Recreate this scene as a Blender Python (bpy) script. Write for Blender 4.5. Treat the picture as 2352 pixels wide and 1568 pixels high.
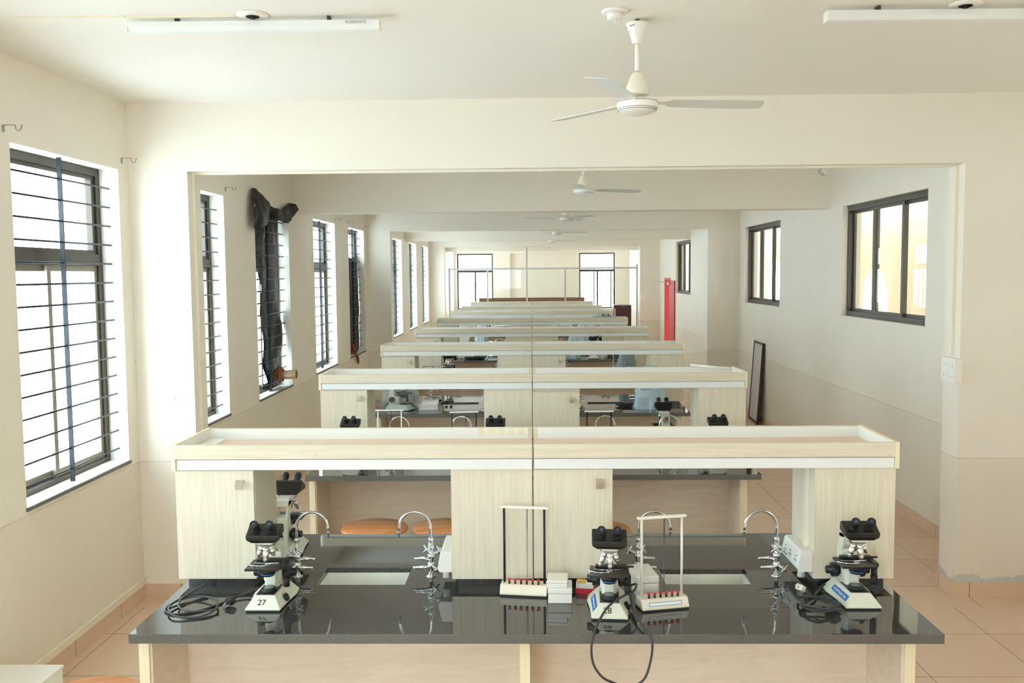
import bpy, bmesh, math, random
from mathutils import Vector, Matrix, noise
random.seed(7)
R = math.radians
SC = bpy.context.scene
COL = SC.collection
for o in list(bpy.data.objects): bpy.data.objects.remove(o)

# ------------------------------------------------------------------ camera
CZ = 2.2
cam = bpy.data.cameras.new('camera'); cam.sensor_width = 36.0; cam.sensor_fit = 'HORIZONTAL'
cam.lens = 36.0 * 2101.8 / 2352.0; cam.clip_end = 200; cam.clip_start = 0.05
camo = bpy.data.objects.new('camera', cam); COL.objects.link(camo); SC.camera = camo
yaw, pit, rol = -0.02207, 0.07421, -0.00849
fw = Vector((math.sin(yaw)*math.cos(pit), math.cos(yaw)*math.cos(pit), -math.sin(pit)))
rt = Vector((math.cos(yaw), -math.sin(yaw), 0)); up = rt.cross(fw)
r2 = rt*math.cos(rol) + up*math.sin(rol); u2 = -rt*math.sin(rol) + up*math.cos(rol)
camo.matrix_world = Matrix(((r2.x,u2.x,-fw.x,0),(r2.y,u2.y,-fw.y,0),(r2.z,u2.z,-fw.z,CZ),(0,0,0,1)))

# ------------------------------------------------------------------ world, exposure
W = bpy.data.worlds.new('sky'); SC.world = W; W.use_nodes = True
bg = W.node_tree.nodes['Background']
bg.inputs[0].default_value = (0.76, 0.905, 1.0, 1); bg.inputs[1].default_value = 7.0
SC.view_settings.view_transform = 'Standard'; SC.view_settings.look = 'None'
SC.view_settings.gamma = 1; SC.view_settings.use_curve_mapping = False
SC.view_settings.exposure = 0.98
SC.cycles.max_bounces = 16; SC.cycles.diffuse_bounces = 14; SC.cycles.glossy_bounces = 6; SC.cycles.transparent_max_bounces = 24

# ------------------------------------------------------------------ materials
def newmat(name):
    m = bpy.data.materials.new(name); m.use_nodes = True
    nt = m.node_tree; return m, nt, nt.nodes['Principled BSDF']
def lin(c):
    return tuple(((v/255)/12.92 if v/255 <= .04045 else ((v/255+.055)/1.055)**2.4) for v in c) + (1,)
def plain(name, rgb, rough=.5, metal=0, spec=.5, bump=0, bscale=200, var=0, vscale=6):
    m, nt, b = newmat(name); c = lin(rgb)
    b.inputs['Base Color'].default_value = c; b.inputs['Roughness'].default_value = rough
    b.inputs['Metallic'].default_value = metal; b.inputs['Specular IOR Level'].default_value = spec
    tc = nt.nodes.new('ShaderNodeTexCoord')
    n = nt.nodes.new('ShaderNodeTexNoise'); n.inputs['Scale'].default_value = vscale; n.inputs['Detail'].default_value = 4
    nt.links.new(tc.outputs['Object'], n.inputs['Vector'])
    mx = nt.nodes.new('ShaderNodeMix'); mx.data_type = 'RGBA'
    v = 1 - max(var, .01)
    mx.inputs[6].default_value = c; mx.inputs[7].default_value = (c[0]*v, c[1]*v, c[2]*v, 1)
    nt.links.new(n.outputs[0], mx.inputs[0]); nt.links.new(mx.outputs[2], b.inputs['Base Color'])
    if bump:
        n2 = nt.nodes.new('ShaderNodeTexNoise'); n2.inputs['Scale'].default_value = bscale
        nt.links.new(tc.outputs['Object'], n2.inputs['Vector'])
        bp = nt.nodes.new('ShaderNodeBump'); bp.inputs['Strength'].default_value = bump; bp.inputs['Distance'].default_value = .01
        nt.links.new(n2.outputs[0], bp.inputs['Height']); nt.links.new(bp.outputs[0], b.inputs['Normal'])
    return m
def wood(name, a, b_, stretch, rough=.45, scale=1.0):
    m, nt, b = newmat(name); L = nt.links
    tc = nt.nodes.new('ShaderNodeTexCoord'); mp = nt.nodes.new('ShaderNodeMapping')
    mp.inputs['Scale'].default_value = stretch
    L.new(tc.outputs['Object'], mp.inputs['Vector'])
    n = nt.nodes.new('ShaderNodeTexNoise'); n.inputs['Scale'].default_value = scale; n.inputs['Detail'].default_value = 6; n.inputs['Roughness'].default_value = .62
    n.inputs['Distortion'].default_value = .6
    L.new(mp.outputs[0], n.inputs['Vector'])
    cr = nt.nodes.new('ShaderNodeValToRGB')
    cr.color_ramp.elements[0].position = .36; cr.color_ramp.elements[0].color = lin(b_)
    cr.color_ramp.elements[1].position = .62; cr.color_ramp.elements[1].color = lin(a)
    L.new(n.outputs[0], cr.inputs[0]); L.new(cr.outputs[0], b.inputs['Base Color'])
    b.inputs['Roughness'].default_value = rough
    return m
def wallmat(name, upper, lower, zline=.945, stain=False):
    m, nt, b = newmat(name); L = nt.links
    g = nt.nodes.new('ShaderNodeNewGeometry'); s = nt.nodes.new('ShaderNodeSeparateXYZ'); L.new(g.outputs['Position'], s.inputs[0])
    c = nt.nodes.new('ShaderNodeMath'); c.operation = 'LESS_THAN'; c.inputs[1].default_value = zline; L.new(s.outputs[2], c.inputs[0])
    mx = nt.nodes.new('ShaderNodeMix'); mx.data_type = 'RGBA'; mx.inputs[6].default_value = lin(upper); mx.inputs[7].default_value = lin(lower)
    L.new(c.outputs[0], mx.inputs[0])
    # thin pencil line at the top of the dado and faint broad stains
    d = nt.nodes.new('ShaderNodeMath'); d.operation = 'SUBTRACT'; d.inputs[1].default_value = zline; L.new(s.outputs[2], d.inputs[0])
    ab = nt.nodes.new('ShaderNodeMath'); ab.operation = 'ABSOLUTE'; L.new(d.outputs[0], ab.inputs[0])
    lt = nt.nodes.new('ShaderNodeMath'); lt.operation = 'LESS_THAN'; lt.inputs[1].default_value = .0022; L.new(ab.outputs[0], lt.inputs[0])
    n0 = nt.nodes.new('ShaderNodeTexNoise'); n0.inputs['Scale'].default_value = 9; L.new(g.outputs['Position'], n0.inputs['Vector'])
    ml = nt.nodes.new('ShaderNodeMath'); ml.operation = 'MULTIPLY'; L.new(lt.outputs[0], ml.inputs[0]); L.new(n0.outputs[0], ml.inputs[1])
    mx2 = nt.nodes.new('ShaderNodeMix'); mx2.data_type = 'RGBA'; mx2.inputs[7].default_value = lin((150,150,160))
    L.new(ml.outputs[0], mx2.inputs[0]); L.new(mx.outputs[2], mx2.inputs[6])
    n = nt.nodes.new('ShaderNodeTexNoise'); n.inputs['Scale'].default_value = 1.7; n.inputs['Detail'].default_value = 5; L.new(g.outputs['Position'], n.inputs['Vector'])
    mr = nt.nodes.new('ShaderNodeMapRange'); mr.inputs[1].default_value = .35; mr.inputs[2].default_value = .75; mr.inputs[3].default_value = 1.0; mr.inputs[4].default_value = .96
    L.new(n.outputs[0], mr.inputs[0])
    # small scuffs and chips
    v = nt.nodes.new('ShaderNodeTexVoronoi'); v.inputs['Scale'].default_value = 2.6; L.new(g.outputs['Position'], v.inputs['Vector'])
    vs = nt.nodes.new('ShaderNodeMath'); vs.operation = 'LESS_THAN'; vs.inputs[1].default_value = .02; L.new(v.outputs['Distance'], vs.inputs[0])
    mx3 = nt.nodes.new('ShaderNodeMix'); mx3.data_type = 'RGBA'; mx3.blend_type = 'MULTIPLY'; mx3.inputs[0].default_value = 1
    L.new(mx2.outputs[2], mx3.inputs[6]); L.new(mr.outputs[0], mx3.inputs[7])
    mx4 = nt.nodes.new('ShaderNodeMix'); mx4.data_type = 'RGBA'; mx4.inputs[7].default_value = lin((170,155,140))
    L.new(vs.outputs[0], mx4.inputs[0]); L.new(mx3.outputs[2], mx4.inputs[6])
    outc = mx4.outputs[2]
    if stain:   # grey filler smeared just above the skirting
        ns = nt.nodes.new('ShaderNodeTexNoise'); ns.inputs['Scale'].default_value = 5; ns.inputs['Detail'].default_value = 7; L.new(g.outputs['Position'], ns.inputs['Vector'])
        ma = nt.nodes.new('ShaderNodeMath'); ma.operation = 'MULTIPLY_ADD'; ma.inputs[1].default_value = .20; ma.inputs[2].default_value = .035; L.new(ns.outputs[0], ma.inputs[0])
        lz = nt.nodes.new('ShaderNodeMath'); lz.operation = 'LESS_THAN'; L.new(s.outputs[2], lz.inputs[0]); L.new(ma.outputs[0], lz.inputs[1])
        mx5 = nt.nodes.new('ShaderNodeMix'); mx5.data_type = 'RGBA'; mx5.inputs[7].default_value = lin((198,202,198)); L.new(lz.outputs[0], mx5.inputs[0]); L.new(outc, mx5.inputs[6]); outc = mx5.outputs[2]
    L.new(outc, b.inputs['Base Color'])
    b.inputs['Roughness'].default_value = .55; b.inputs['Specular IOR Level'].default_value = .25
    nb = nt.nodes.new('ShaderNodeTexNoise'); nb.inputs['Scale'].default_value = 5; nb.inputs['Detail'].default_value = 3; L.new(g.outputs['Position'], nb.inputs['Vector'])
    bp = nt.nodes.new('ShaderNodeBump'); bp.inputs['Strength'].default_value = .12; bp.inputs['Distance'].default_value = .02
    L.new(nb.outputs[0], bp.inputs['Height']); L.new(bp.outputs[0], b.inputs['Normal'])
    return m
def tilemat(name, x0, y0, size=.594):
    m, nt, b = newmat(name); L = nt.links
    g = nt.nodes.new('ShaderNodeNewGeometry'); s = nt.nodes.new('ShaderNodeSeparateXYZ'); L.new(g.outputs['Position'], s.inputs[0])
    def cell(out, off):
        a = nt.nodes.new('ShaderNodeMath'); a.operation = 'SUBTRACT'; a.inputs[1].default_value = off - 60*size; L.new(out, a.inputs[0])
        d = nt.nodes.new('ShaderNodeMath'); d.operation = 'DIVIDE'; d.inputs[1].default_value = size; L.new(a.outputs[0], d.inputs[0])
        f = nt.nodes.new('ShaderNodeMath'); f.operation = 'FRACT'; L.new(d.outputs[0], f.inputs[0])
        p = nt.nodes.new('ShaderNodeMath'); p.operation = 'PINGPONG'; p.inputs[1].default_value = .5; L.new(f.outputs[0], p.inputs[0])
        l = nt.nodes.new('ShaderNodeMath'); l.operation = 'LESS_THAN'; l.inputs[1].default_value = .0035; L.new(p.outputs[0], l.inputs[0])
        fl = nt.nodes.new('ShaderNodeMath'); fl.operation = 'FLOOR'; L.new(d.outputs[0], fl.inputs[0])
        return l, fl
    lx, fx = cell(s.outputs[0], x0); ly, fy = cell(s.outputs[1], y0)
    mxx = nt.nodes.new('ShaderNodeMath'); mxx.operation = 'MAXIMUM'; L.new(lx.outputs[0], mxx.inputs[0]); L.new(ly.outputs[0], mxx.inputs[1])
    cb = nt.nodes.new('ShaderNodeCombineXYZ'); L.new(fx.outputs[0], cb.inputs[0]); L.new(fy.outputs[0], cb.inputs[1])
    wn = nt.nodes.new('ShaderNodeTexWhiteNoise'); wn.noise_dimensions = '3D'; L.new(cb.outputs[0], wn.inputs['Vector'])
    n = nt.nodes.new('ShaderNodeTexNoise'); n.inputs['Scale'].default_value = 2.2; n.inputs['Detail'].default_value = 3; L.new(g.outputs['Position'], n.inputs['Vector'])
    av = nt.nodes.new('ShaderNodeMath'); av.operation = 'MULTIPLY_ADD'; av.inputs[1].default_value = .5; L.new(wn.outputs[0], av.inputs[0])
    hf = nt.nodes.new('ShaderNodeMath'); hf.operation = 'MULTIPLY'; hf.inputs[1].default_value = .5; L.new(n.outputs[0], hf.inputs[0]); L.new(hf.outputs[0], av.inputs[2])
    mx = nt.nodes.new('ShaderNodeMix'); mx.data_type = 'RGBA'; mx.inputs[6].default_value = lin((226,200,176)); mx.inputs[7].default_value = lin((218,188,164))
    L.new(av.outputs[0], mx.inputs[0])
    mx2 = nt.nodes.new('ShaderNodeMix'); mx2.data_type = 'RGBA'; mx2.inputs[7].default_value = lin((112,72,56))
    L.new(mxx.outputs[0], mx2.inputs[0]); L.new(mx.outputs[2], mx2.inputs[6]); L.new(mx2.outputs[2], b.inputs['Base Color'])
    b.inputs['Roughness'].default_value = .36; b.inputs['Specular IOR Level'].default_value = .35
    return m
def granite(name, base, fleck, rough, amt, scale=260):
    m, nt, b = newmat(name); L = nt.links
    tc = nt.nodes.new('ShaderNodeTexCoord')
    n = nt.nodes.new('ShaderNodeTexNoise'); n.inputs['Scale'].default_value = scale; n.inputs['Detail'].default_value = 3; L.new(tc.outputs['Object'], n.inputs['Vector'])
    cr = nt.nodes.new('ShaderNodeValToRGB'); cr.color_ramp.elements[0].position = .5 - amt; cr.color_ramp.elements[0].color = lin(base)
    cr.color_ramp.elements[1].position = .72; cr.color_ramp.elements[1].color = lin(fleck)
    L.new(n.outputs[0], cr.inputs[0]); L.new(cr.outputs[0], b.inputs['Base Color'])
    b.inputs['Roughness'].default_value = rough; b.inputs['IOR'].default_value = 1.9
    return m
def glassmat(name, tint, refl=.12, rough=.0):
    m = bpy.data.materials.new(name); m.use_nodes = True; nt = m.node_tree; nt.nodes.clear()
    o = nt.nodes.new('ShaderNodeOutputMaterial'); t = nt.nodes.new('ShaderNodeBsdfTransparent'); t.inputs[0].default_value = tint
    g = nt.nodes.new('ShaderNodeBsdfGlossy'); g.inputs['Roughness'].default_value = rough
    lw = nt.nodes.new('ShaderNodeLayerWeight'); lw.inputs[0].default_value = .35
    ml = nt.nodes.new('ShaderNodeMath'); ml.operation = 'MULTIPLY_ADD'; ml.inputs[1].default_value = .12+refl*.5; ml.inputs[2].default_value = refl*.05
    nt.links.new(lw.outputs['Fresnel'], ml.inputs[0])
    mx = nt.nodes.new('ShaderNodeMixShader'); nt.links.new(ml.outputs[0], mx.inputs[0]); nt.links.new(t.outputs[0], mx.inputs[1]); nt.links.new(g.outputs[0], mx.inputs[2])
    nt.links.new(mx.outputs[0], o.inputs[0]); return m
M = {}
M['wall'] = wallmat('cream_wall_paint', (238,232,220), (231,223,210))
M['pier'] = wallmat('cream_pier_paint', (238,232,220), (231,223,210), stain=True)
M['beam'] = plain('cream_beam_paint', (238,232,220), .6, spec=.2, bump=.1, bscale=5, var=.04, vscale=1.5)
M['ceil'] = plain('ceiling_paint', (238,235,226), .7, spec=.15, bump=.08, bscale=3, var=.03, vscale=1)
M['floorA'] = tilemat('terracotta_tile', 2.745, 5.456); M['floorB'] = tilemat('terracotta_tile_back', 2.93, 6.894)
M['skirt'] = tilemat('skirting_tile', 2.93, 6.894)
M['granite'] = granite('black_granite_polished', (52,53,53), (74,74,72), .03, .06)
M['gredge'] = granite('granite_sawn_edge', (48,51,50), (132,134,124), .45, .06, 420)
M['plinth'] = granite('granite_plinth', (22,26,30), (60,66,70), .12, .05)
M['woodv'] = wood('pale_laminate_vertical', (228,221,202), (218,209,187), (26, 26, 1.1), scale=3.2)
M['woodh'] = wood('pale_laminate_horizontal', (227,219,198), (215,206,183), (1.0, 20, 26), scale=3)
M['woodp'] = wood('pinkish_laminate', (236,224,206), (227,213,194), (2.0, 8, 14), scale=2.4)
M['edge'] = wood('laminate_edge_band', (240,232,200), (230,220,186), (20, 20, 1), scale=3)
M['traybed'] = plain('tray_bed_laminate', (236,214,196), .6, var=.06)
M['whitelam'] = plain('white_laminate', (234,238,236), .35, var=.02)
M['greylam'] = plain('grey_back_laminate', (214,222,216), .4, var=.02)
M['brown'] = wood('brown_laminate', (150,112,84), (132,96,70), (1, 20, 20))
M['gap'] = plain('dark_hole_shade', (40,40,38), .8)
M['chrome'] = plain('chrome', (235,238,240), .08, 1)
M['darksteel'] = plain('dull_bracket_steel', (150,150,144), .4, .7)
M['blade'] = plain('pale_grey_blade', (216,220,214), .4)
M['satin'] = plain('satin_chrome', (228,230,228), .22, .9)
M['steel'] = plain('brushed_steel', (205,200,192), .28, 1)
M['black'] = plain('black_instrument_plastic', (26,26,26), .38, var=.05)
M['rubber'] = plain('black_rubber', (30,31,33), .6)
M['stage'] = plain('stage_black_paint', (38,37,36), .3)
M['enamel'] = plain('cream_instrument_enamel', (226,230,214), .32, var=.02)
M['lens'] = plain('coated_lens', (30,52,74), .03, 0, 1)
M['frost'] = plain('frosted_lamp_glass', (120,128,122), .15)
M['white'] = plain('white_plastic', (240,238,232), .4, var=.02)
M['ivory'] = plain('ivory_plastic', (236,230,212), .45, var=.03)
M['red'] = plain('red_plastic', (206,38,62), .35)
M['maroon'] = plain('maroon_enamel', (74,20,32), .3)
M['bronze'] = plain('bronze_aluminium', (84,78,70), .42, .5, var=.1, vscale=20)
M['bronzel'] = plain('worn_sash_aluminium', (150,140,124), .45, .3, var=.1, vscale=20)
M['rod'] = plain('grille_rod_paint', (52,56,62), .45, .3)
M['strap'] = plain('grille_strap_paint', (42,50,58), .6, 0, var=.2, vscale=30)
M['alu'] = plain('silver_aluminium', (200,204,202), .35, .6)
M['sill'] = plain('dark_stone_sill', (120,116,108), .5, var=.3, vscale=30)
M['reveal'] = plain('white_reveal_plaster', (246,244,236), .6, spec=.2, bump=.15, bscale=18)
M['stool'] = wood('orange_varnished_wood', (222,156,104), (200,126,78), (2, 14, 2), .22)
M['stoolleg'] = plain('stool_leg_steel', (70,66,62), .4, .5)
M['reddoor'] = plain('red_door_paint', (200,60,74), .35)
M['sheet'] = plain('black_plastic_sheet', (12,12,12), .42, spec=.18, bump=.35, bscale=7)
M['rope'] = plain('brown_rope', (150,92,62), .85, bump=.8, bscale=90, var=.3, vscale=40)
M['log'] = wood('raw_wood_log', (206,184,158), (170,140,112), (3,14,14), .8)
M['bark'] = plain('log_end_grain', (166,116,92), .85, var=.3, vscale=60)
M['ceramic'] = plain('white_ceramic', (240,242,236), .12)
M['blue'] = plain('blue_label_film', (34,110,186), .35)
M['ink'] = plain('black_ink', (24,24,26), .5)
M['navy'] = plain('navy_print', (30,44,84), .5)
M['paper'] = plain('white_label', (236,240,236), .5)
M['pen'] = plain('red_pencil', (226,190,176), .8)
M['bluecover'] = plain('pale_blue_vinyl_cover', (186,208,220), .5, bump=.4, bscale=14, var=.12, vscale=8)
M['greycover'] = plain('grey_blue_vinyl_cover', (136,152,160), .55, bump=.4, bscale=14, var=.15, vscale=8)
M['clear'] = glassmat('clear_polythene', (.86,.9,.9,1), .9, .14)
_nt = M['clear'].node_tree; _tc = _nt.nodes.new('ShaderNodeTexCoord'); _n = _nt.nodes.new('ShaderNodeTexNoise'); _n.inputs['Scale'].default_value = 16; _n.inputs['Detail'].default_value = 5; _n.inputs['Distortion'].default_value = 1.5
_b = _nt.nodes.new('ShaderNodeBump'); _b.inputs['Strength'].default_value = 1; _b.inputs['Distance'].default_value = .03
_nt.links.new(_tc.outputs['Object'], _n.inputs['Vector']); _nt.links.new(_n.outputs[0], _b.inputs['Height'])
for _x in _nt.nodes:
    if _x.type == 'BSDF_GLOSSY' or _x.type == 'LAYER_WEIGHT': _nt.links.new(_b.outputs[0], _x.inputs['Normal'])
M['glass'] = glassmat('window_glass', (.96,.98,.97,1), .1)
M['tint'] = glassmat('tinted_window_glass', (.62,.66,.64,1), .4)
M['tubeglass'] = glassmat('pipette_glass', (.72,.76,.76,1), .6)
M['beige'] = plain('beige_tape', (236,224,194), .6)
M['yellow'] = plain('yellow_card', (226,190,96), .6)
M['mirror'] = plain('grey_board_face', (196,204,208), .18)
M['dbrown'] = plain('dark_brown_frame', (70,50,44), .5)
M['cord'] = plain('grey_rubber_cord', (62,64,66), .5)
M['outer'] = plain('cream_outer_wall', (240,236,218), .7)

# ------------------------------------------------------------------ mesh builder
class MB:
    def __init__(s): s.bm = bmesh.new(); s.mi = 0
    def _add(s, vs, fs, smooth=False):
        v = [s.bm.verts.new(p) for p in vs]
        for f in fs:
            try: q = s.bm.faces.new([v[i] for i in f])
            except ValueError: continue
            q.material_index = s.mi; q.smooth = smooth
        return s
    def box(s, x0, x1, y0, y1, z0, z1, bev=0, rot=None, piv=None):
        P = [(x,y,z) for z in (z0,z1) for y in (y0,y1) for x in (x0,x1)]
        F = [(0,2,3,1),(4,5,7,6),(0,1,5,4),(2,6,7,3),(0,4,6,2),(1,3,7,5)]
        if not bev and rot is None: return s._add(P, F)
        t = bmesh.new(); v = [t.verts.new(p) for p in P]
        for f in F: t.faces.new([v[i] for i in f])
        if bev: bmesh.ops.bevel(t, geom=t.edges[:], offset=bev, segments=2, affect='EDGES', profile=.5)
        if rot is not None:
            c = Vector(piv) if piv else Vector(((x0+x1)/2,(y0+y1)/2,(z0+z1)/2))
            bmesh.ops.transform(t, matrix=Matrix.Translation(c) @ rot @ Matrix.Translation(-c), verts=t.verts)
        t.verts.index_update()
        s._add([p.co.copy() for p in t.verts], [[q.index for q in f.verts] for f in t.faces]); t.free(); return s
    def prism(s, pts, a0, a1, axis='x', smooth=False):
        # pts are (y,z) for axis x, (x,z) for axis y, (x,y) for axis z
        def mk(p, a): return {'x':(a,p[0],p[1]), 'y':(p[0],a,p[1]), 'z':(p[0],p[1],a)}[axis]
        n = len(pts); V = [mk(p,a0) for p in pts] + [mk(p,a1) for p in pts]
        F = [tuple(range(n-1,-1,-1)), tuple(range(n,2*n))] + [(i,(i+1)%n,n+(i+1)%n,n+i) for i in range(n)]
        return s._add(V, F, smooth)
    def loft(s, rings, cap=True, smooth=True, close=True):
        n = len(rings[0]); V = [p for r in rings for p in r]; F = []
        for k in range(len(rings)-1):
            for i in range(n if close else n-1):
                j = (i+1)%n; F.append((k*n+i,k*n+j,(k+1)*n+j,(k+1)*n+i))
        s._add(V, F, smooth)
        if cap: s._add(rings[0], [tuple(range(n-1,-1,-1))]); s._add(rings[-1], [tuple(range(n))])
        return s
    def cyl(s, a, b, r, r1=None, n=16, cap=True, smooth=True):
        return s.tube([a,b], [r, r if r1 is None else r1], n, cap, smooth)
    def tube(s, pts, r, n=10, cap=True, smooth=True, closed=False):
        pts = [Vector(p) for p in pts]; m = len(pts)
        if not isinstance(r,(list,tuple)): r = [r]*m
        rings = []; prev = None
        for i,p in enumerate(pts):
            t = (pts[min(i+1,m-1)] - pts[max(i-1,0)])
            if t.length < 1e-9: t = Vector((0,0,1))
            t.normalize()
            if prev is None:
                h = Vector((0,0,1)) if abs(t.z) < .9 else Vector((1,0,0)); u = t.cross(h).normalized()
            else: u = (prev - t*prev.dot(t)).normalized()
            prev = u; w = t.cross(u)
            rings.append([p + (u*math.cos(2*math.pi*k/n) + w*math.sin(2*math.pi*k/n))*r[i] for k in range(n)])
        return s.loft(rings, cap, smooth)
    def lathe(s, prof, c=(0,0,0), n=24, axis=None, smooth=True):
        # prof = (radius, height) along axis
        ax = Vector(axis or (0,0,1)).normalized(); c = Vector(c)
        h = Vector((1,0,0)) if abs(ax.x) < .9 else Vector((0,1,0)); u = ax.cross(h).normalized(); w = ax.cross(u)
        rings = [[c + ax*z + (u*math.cos(2*math.pi*k/n) + w*math.sin(2*math.pi*k/n))*max(r,1e-5) for k in range(n)] for r,z in prof]
        return s.loft(rings, True, smooth)
    def ball(s, c, r, n=12): return s.lathe([(r*math.sin(math.pi*i/8), -r*math.cos(math.pi*i/8)) for i in range(9)], c, n)
    def slab(s, axes, A, B, c0, c1, holes, m_side=None):
        # flat plate along axes (a,b) with thickness on the third; holes = (a0,a1,b0,b1)
        ia, ib = axes; ic = 3-ia-ib
        As = sorted(set([A[0],A[1]] + [h[0] for h in holes] + [h[1] for h in holes])); Bs = sorted(set([B[0],B[1]] + [h[2] for h in holes] + [h[3] for h in holes]))
        def solid(i,j):
            if i<0 or j<0 or i>=len(As)-1 or j>=len(Bs)-1: return False
            a=(As[i]+As[i+1])/2; b=(Bs[j]+Bs[j+1])/2
            return not any(h[0]<a<h[1] and h[2]<b<h[3] for h in holes)
        def P(a,b,c):
            p=[0,0,0]; p[ia]=a; p[ib]=b; p[ic]=c; return tuple(p)
        mi0 = s.mi
        for i in range(len(As)-1):
            for j in range(len(Bs)-1):
                if not solid(i,j): continue
                a0,a1,b0,b1 = As[i],As[i+1],Bs[j],Bs[j+1]
                s.mi = mi0
                s._add([P(a0,b0,c0),P(a1,b0,c0),P(a1,b1,c0),P(a0,b1,c0)],[(3,2,1,0)])
                s._add([P(a0,b0,c1),P(a1,b0,c1),P(a1,b1,c1),P(a0,b1,c1)],[(0,1,2,3)])
                if m_side is not None: s.mi = m_side
                if not solid(i-1,j): s._add([P(a0,b0,c0),P(a0,b1,c0),P(a0,b1,c1),P(a0,b0,c1)],[(0,1,2,3)])
                if not solid(i+1,j): s._add([P(a1,b0,c0),P(a1,b1,c0),P(a1,b1,c1),P(a1,b0,c1)],[(3,2,1,0)])
                if not solid(i,j-1): s._add([P(a0,b0,c0),P(a1,b0,c0),P(a1,b0,c1),P(a0,b0,c1)],[(3,2,1,0)])
                if not solid(i,j+1): s._add([P(a0,b1,c0),P(a1,b1,c0),P(a1,b1,c1),P(a0,b1,c1)],[(0,1,2,3)])
        s.mi = mi0
        return s
    def build(s, name, mats, parent=None, loc=None, fix=True, bevel=0):
        bmesh.ops.remove_doubles(s.bm, verts=s.bm.verts, dist=1e-6)
        if fix: bmesh.ops.recalc_face_normals(s.bm, faces=s.bm.faces)
        me = bpy.data.meshes.new(name); s.bm.to_mesh(me); s.bm.free()
        for m in (mats if isinstance(mats,(list,tuple)) else [mats]): me.materials.append(m if not isinstance(m,str) else M[m])
        o = bpy.data.objects.new(name, me); COL.objects.link(o)
        if parent: o.parent = parent
        if loc: o.location = loc
        if bevel:
            b = o.modifiers.new('bevel','BEVEL'); b.width = bevel; b.segments = 2; b.limit_method = 'ANGLE'; b.angle_limit = R(35)
        return o
def tag(o, label=None, cat=None, group=None, kind=None):
    if label: o['label'] = label
    if cat: o['category'] = cat
    if group: o['group'] = group
    if kind: o['kind'] = kind
    return o
def empty(name, loc, rz=0, label=None, cat=None, group=None, kind=None):
    o = bpy.data.objects.new(name, None); COL.objects.link(o); o.location = loc; o.rotation_euler = (0,0,rz); o.empty_display_size = .05
    return tag(o, label, cat, group, kind)
def copy_tree(o, parent=None):
    c = o.copy(); COL.objects.link(c)
    if parent: c.parent = parent
    for ch in [x for x in bpy.data.objects if x.parent == o]: copy_tree(ch, c)
    return c
def dup(o, loc, rz=None, label=None, group=None):
    c = copy_tree(o); c.location = loc
    if rz is not None: c.rotation_euler = (0,0,rz)
    if label: c['label'] = label
    if group: c['group'] = group
    return c
def text(name, body, size, mat, parent, loc, rot, ext=.0004, ax='CENTER', sx=1):
    cu = bpy.data.curves.new(name, 'FONT'); cu.body = body; cu.size = size; cu.align_x = ax; cu.align_y = 'CENTER'; cu.extrude = ext
    t = bpy.data.objects.new(name, cu); COL.objects.link(t)
    bpy.context.view_layer.update()
    me = bpy.data.meshes.new_from_object(t); bpy.data.objects.remove(t); bpy.data.curves.remove(cu)
    me.name = name; me.materials.clear(); me.materials.append(M[mat])
    o = bpy.data.objects.new(name, me); COL.objects.link(o); o.parent = parent; o.location = loc; o.rotation_euler = rot; o.scale = (sx,1,1)
    return o
def spline(P, k=8, closed=False):
    P = [Vector(p) for p in P]; n = len(P); out = []
    for i in range(n if closed else n-1):
        if closed: a,b,c,d = P[i-1],P[i],P[(i+1)%n],P[(i+2)%n]
        else: a,b,c,d = P[max(i-1,0)],P[i],P[i+1],P[min(i+2,n-1)]
        for j in range(k):
            t = j/k; out.append(.5*((2*b)+(-a+c)*t+(2*a-5*b+4*c-d)*t*t+(-a+3*b-3*c+d)*t**3))
    if not closed: out.append(P[-1])
    return out

# ------------------------------------------------------------------ setting
LW, RW, CE, BZ = -2.674, 3.33, 3.342, 2.893
YB, YF = -3.2, 31.5
P1, P2, P3 = (6.094, 6.33), (14.82, 15.06), (24.0, 24.24)
WIN = [0.33, 2.50, 4.70, 6.73, 8.85, 11.23, 13.38, 15.45, 17.63, 20.02, 22.40, 24.75, 26.95, 29.45]  # first two are out of view, added to light the front bay
WW = 1.235
def st(o): o['kind'] = 'structure'; return o
st(MB().box(LW-.24, RW+.2, YB, 5.9, -.12, 0).build('floor', 'floorA'))
st(MB().box(LW-.24, RW+.2, 5.9, YF+.3, -.12, 0).build('floor', 'floorB'))
st(MB().box(LW-.24, RW+.2, YB, YF+.3, CE, CE+.15).build('ceiling', 'ceil'))
st(MB().slab((0,2), (LW-.23,RW+.2), (0,CE), YB-.2, YB, [(-2.1,-.6,.982,2.885)]).build('wall_back', 'wall'))  # unseen rear wall with one opening, added to limit light on the front bay
hl = [(y, y+WW, .975, 2.893) for y in WIN]
st(MB().slab((1,2), (YB,YF+.3), (0,CE), LW-.23, LW, hl, 1).build('wall_left', ['wall','reveal']))
RWIN = [(-.9,1.3), (7.82,9.93), (12.39,14.42), (19.32,21.30), (26.0,28.0)]
DOOR = (22.05,23.05)
hr = [(a,b,1.72,2.885) for a,b in RWIN] + [(DOOR[0],DOOR[1],0,2.06)]
st(MB().slab((1,2), (YB,YF+.3), (0,CE), RW, RW+.2, hr, 0).build('wall_right', 'wall'))
FW = [(-2.57,-1.33),(1.63,2.86)]
w = MB(); w.slab((0,2), (LW-.23,RW+.2), (0,CE), YF, YF+.2, [(a,b,.982,2.885) for a,b in FW] + [(-.74,1.50,.02,2.885)])
w.box(-.74,1.50,YF+.12,YF+.2,.02,2.885)
st(w.build('wall_far', 'wall'))
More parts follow.
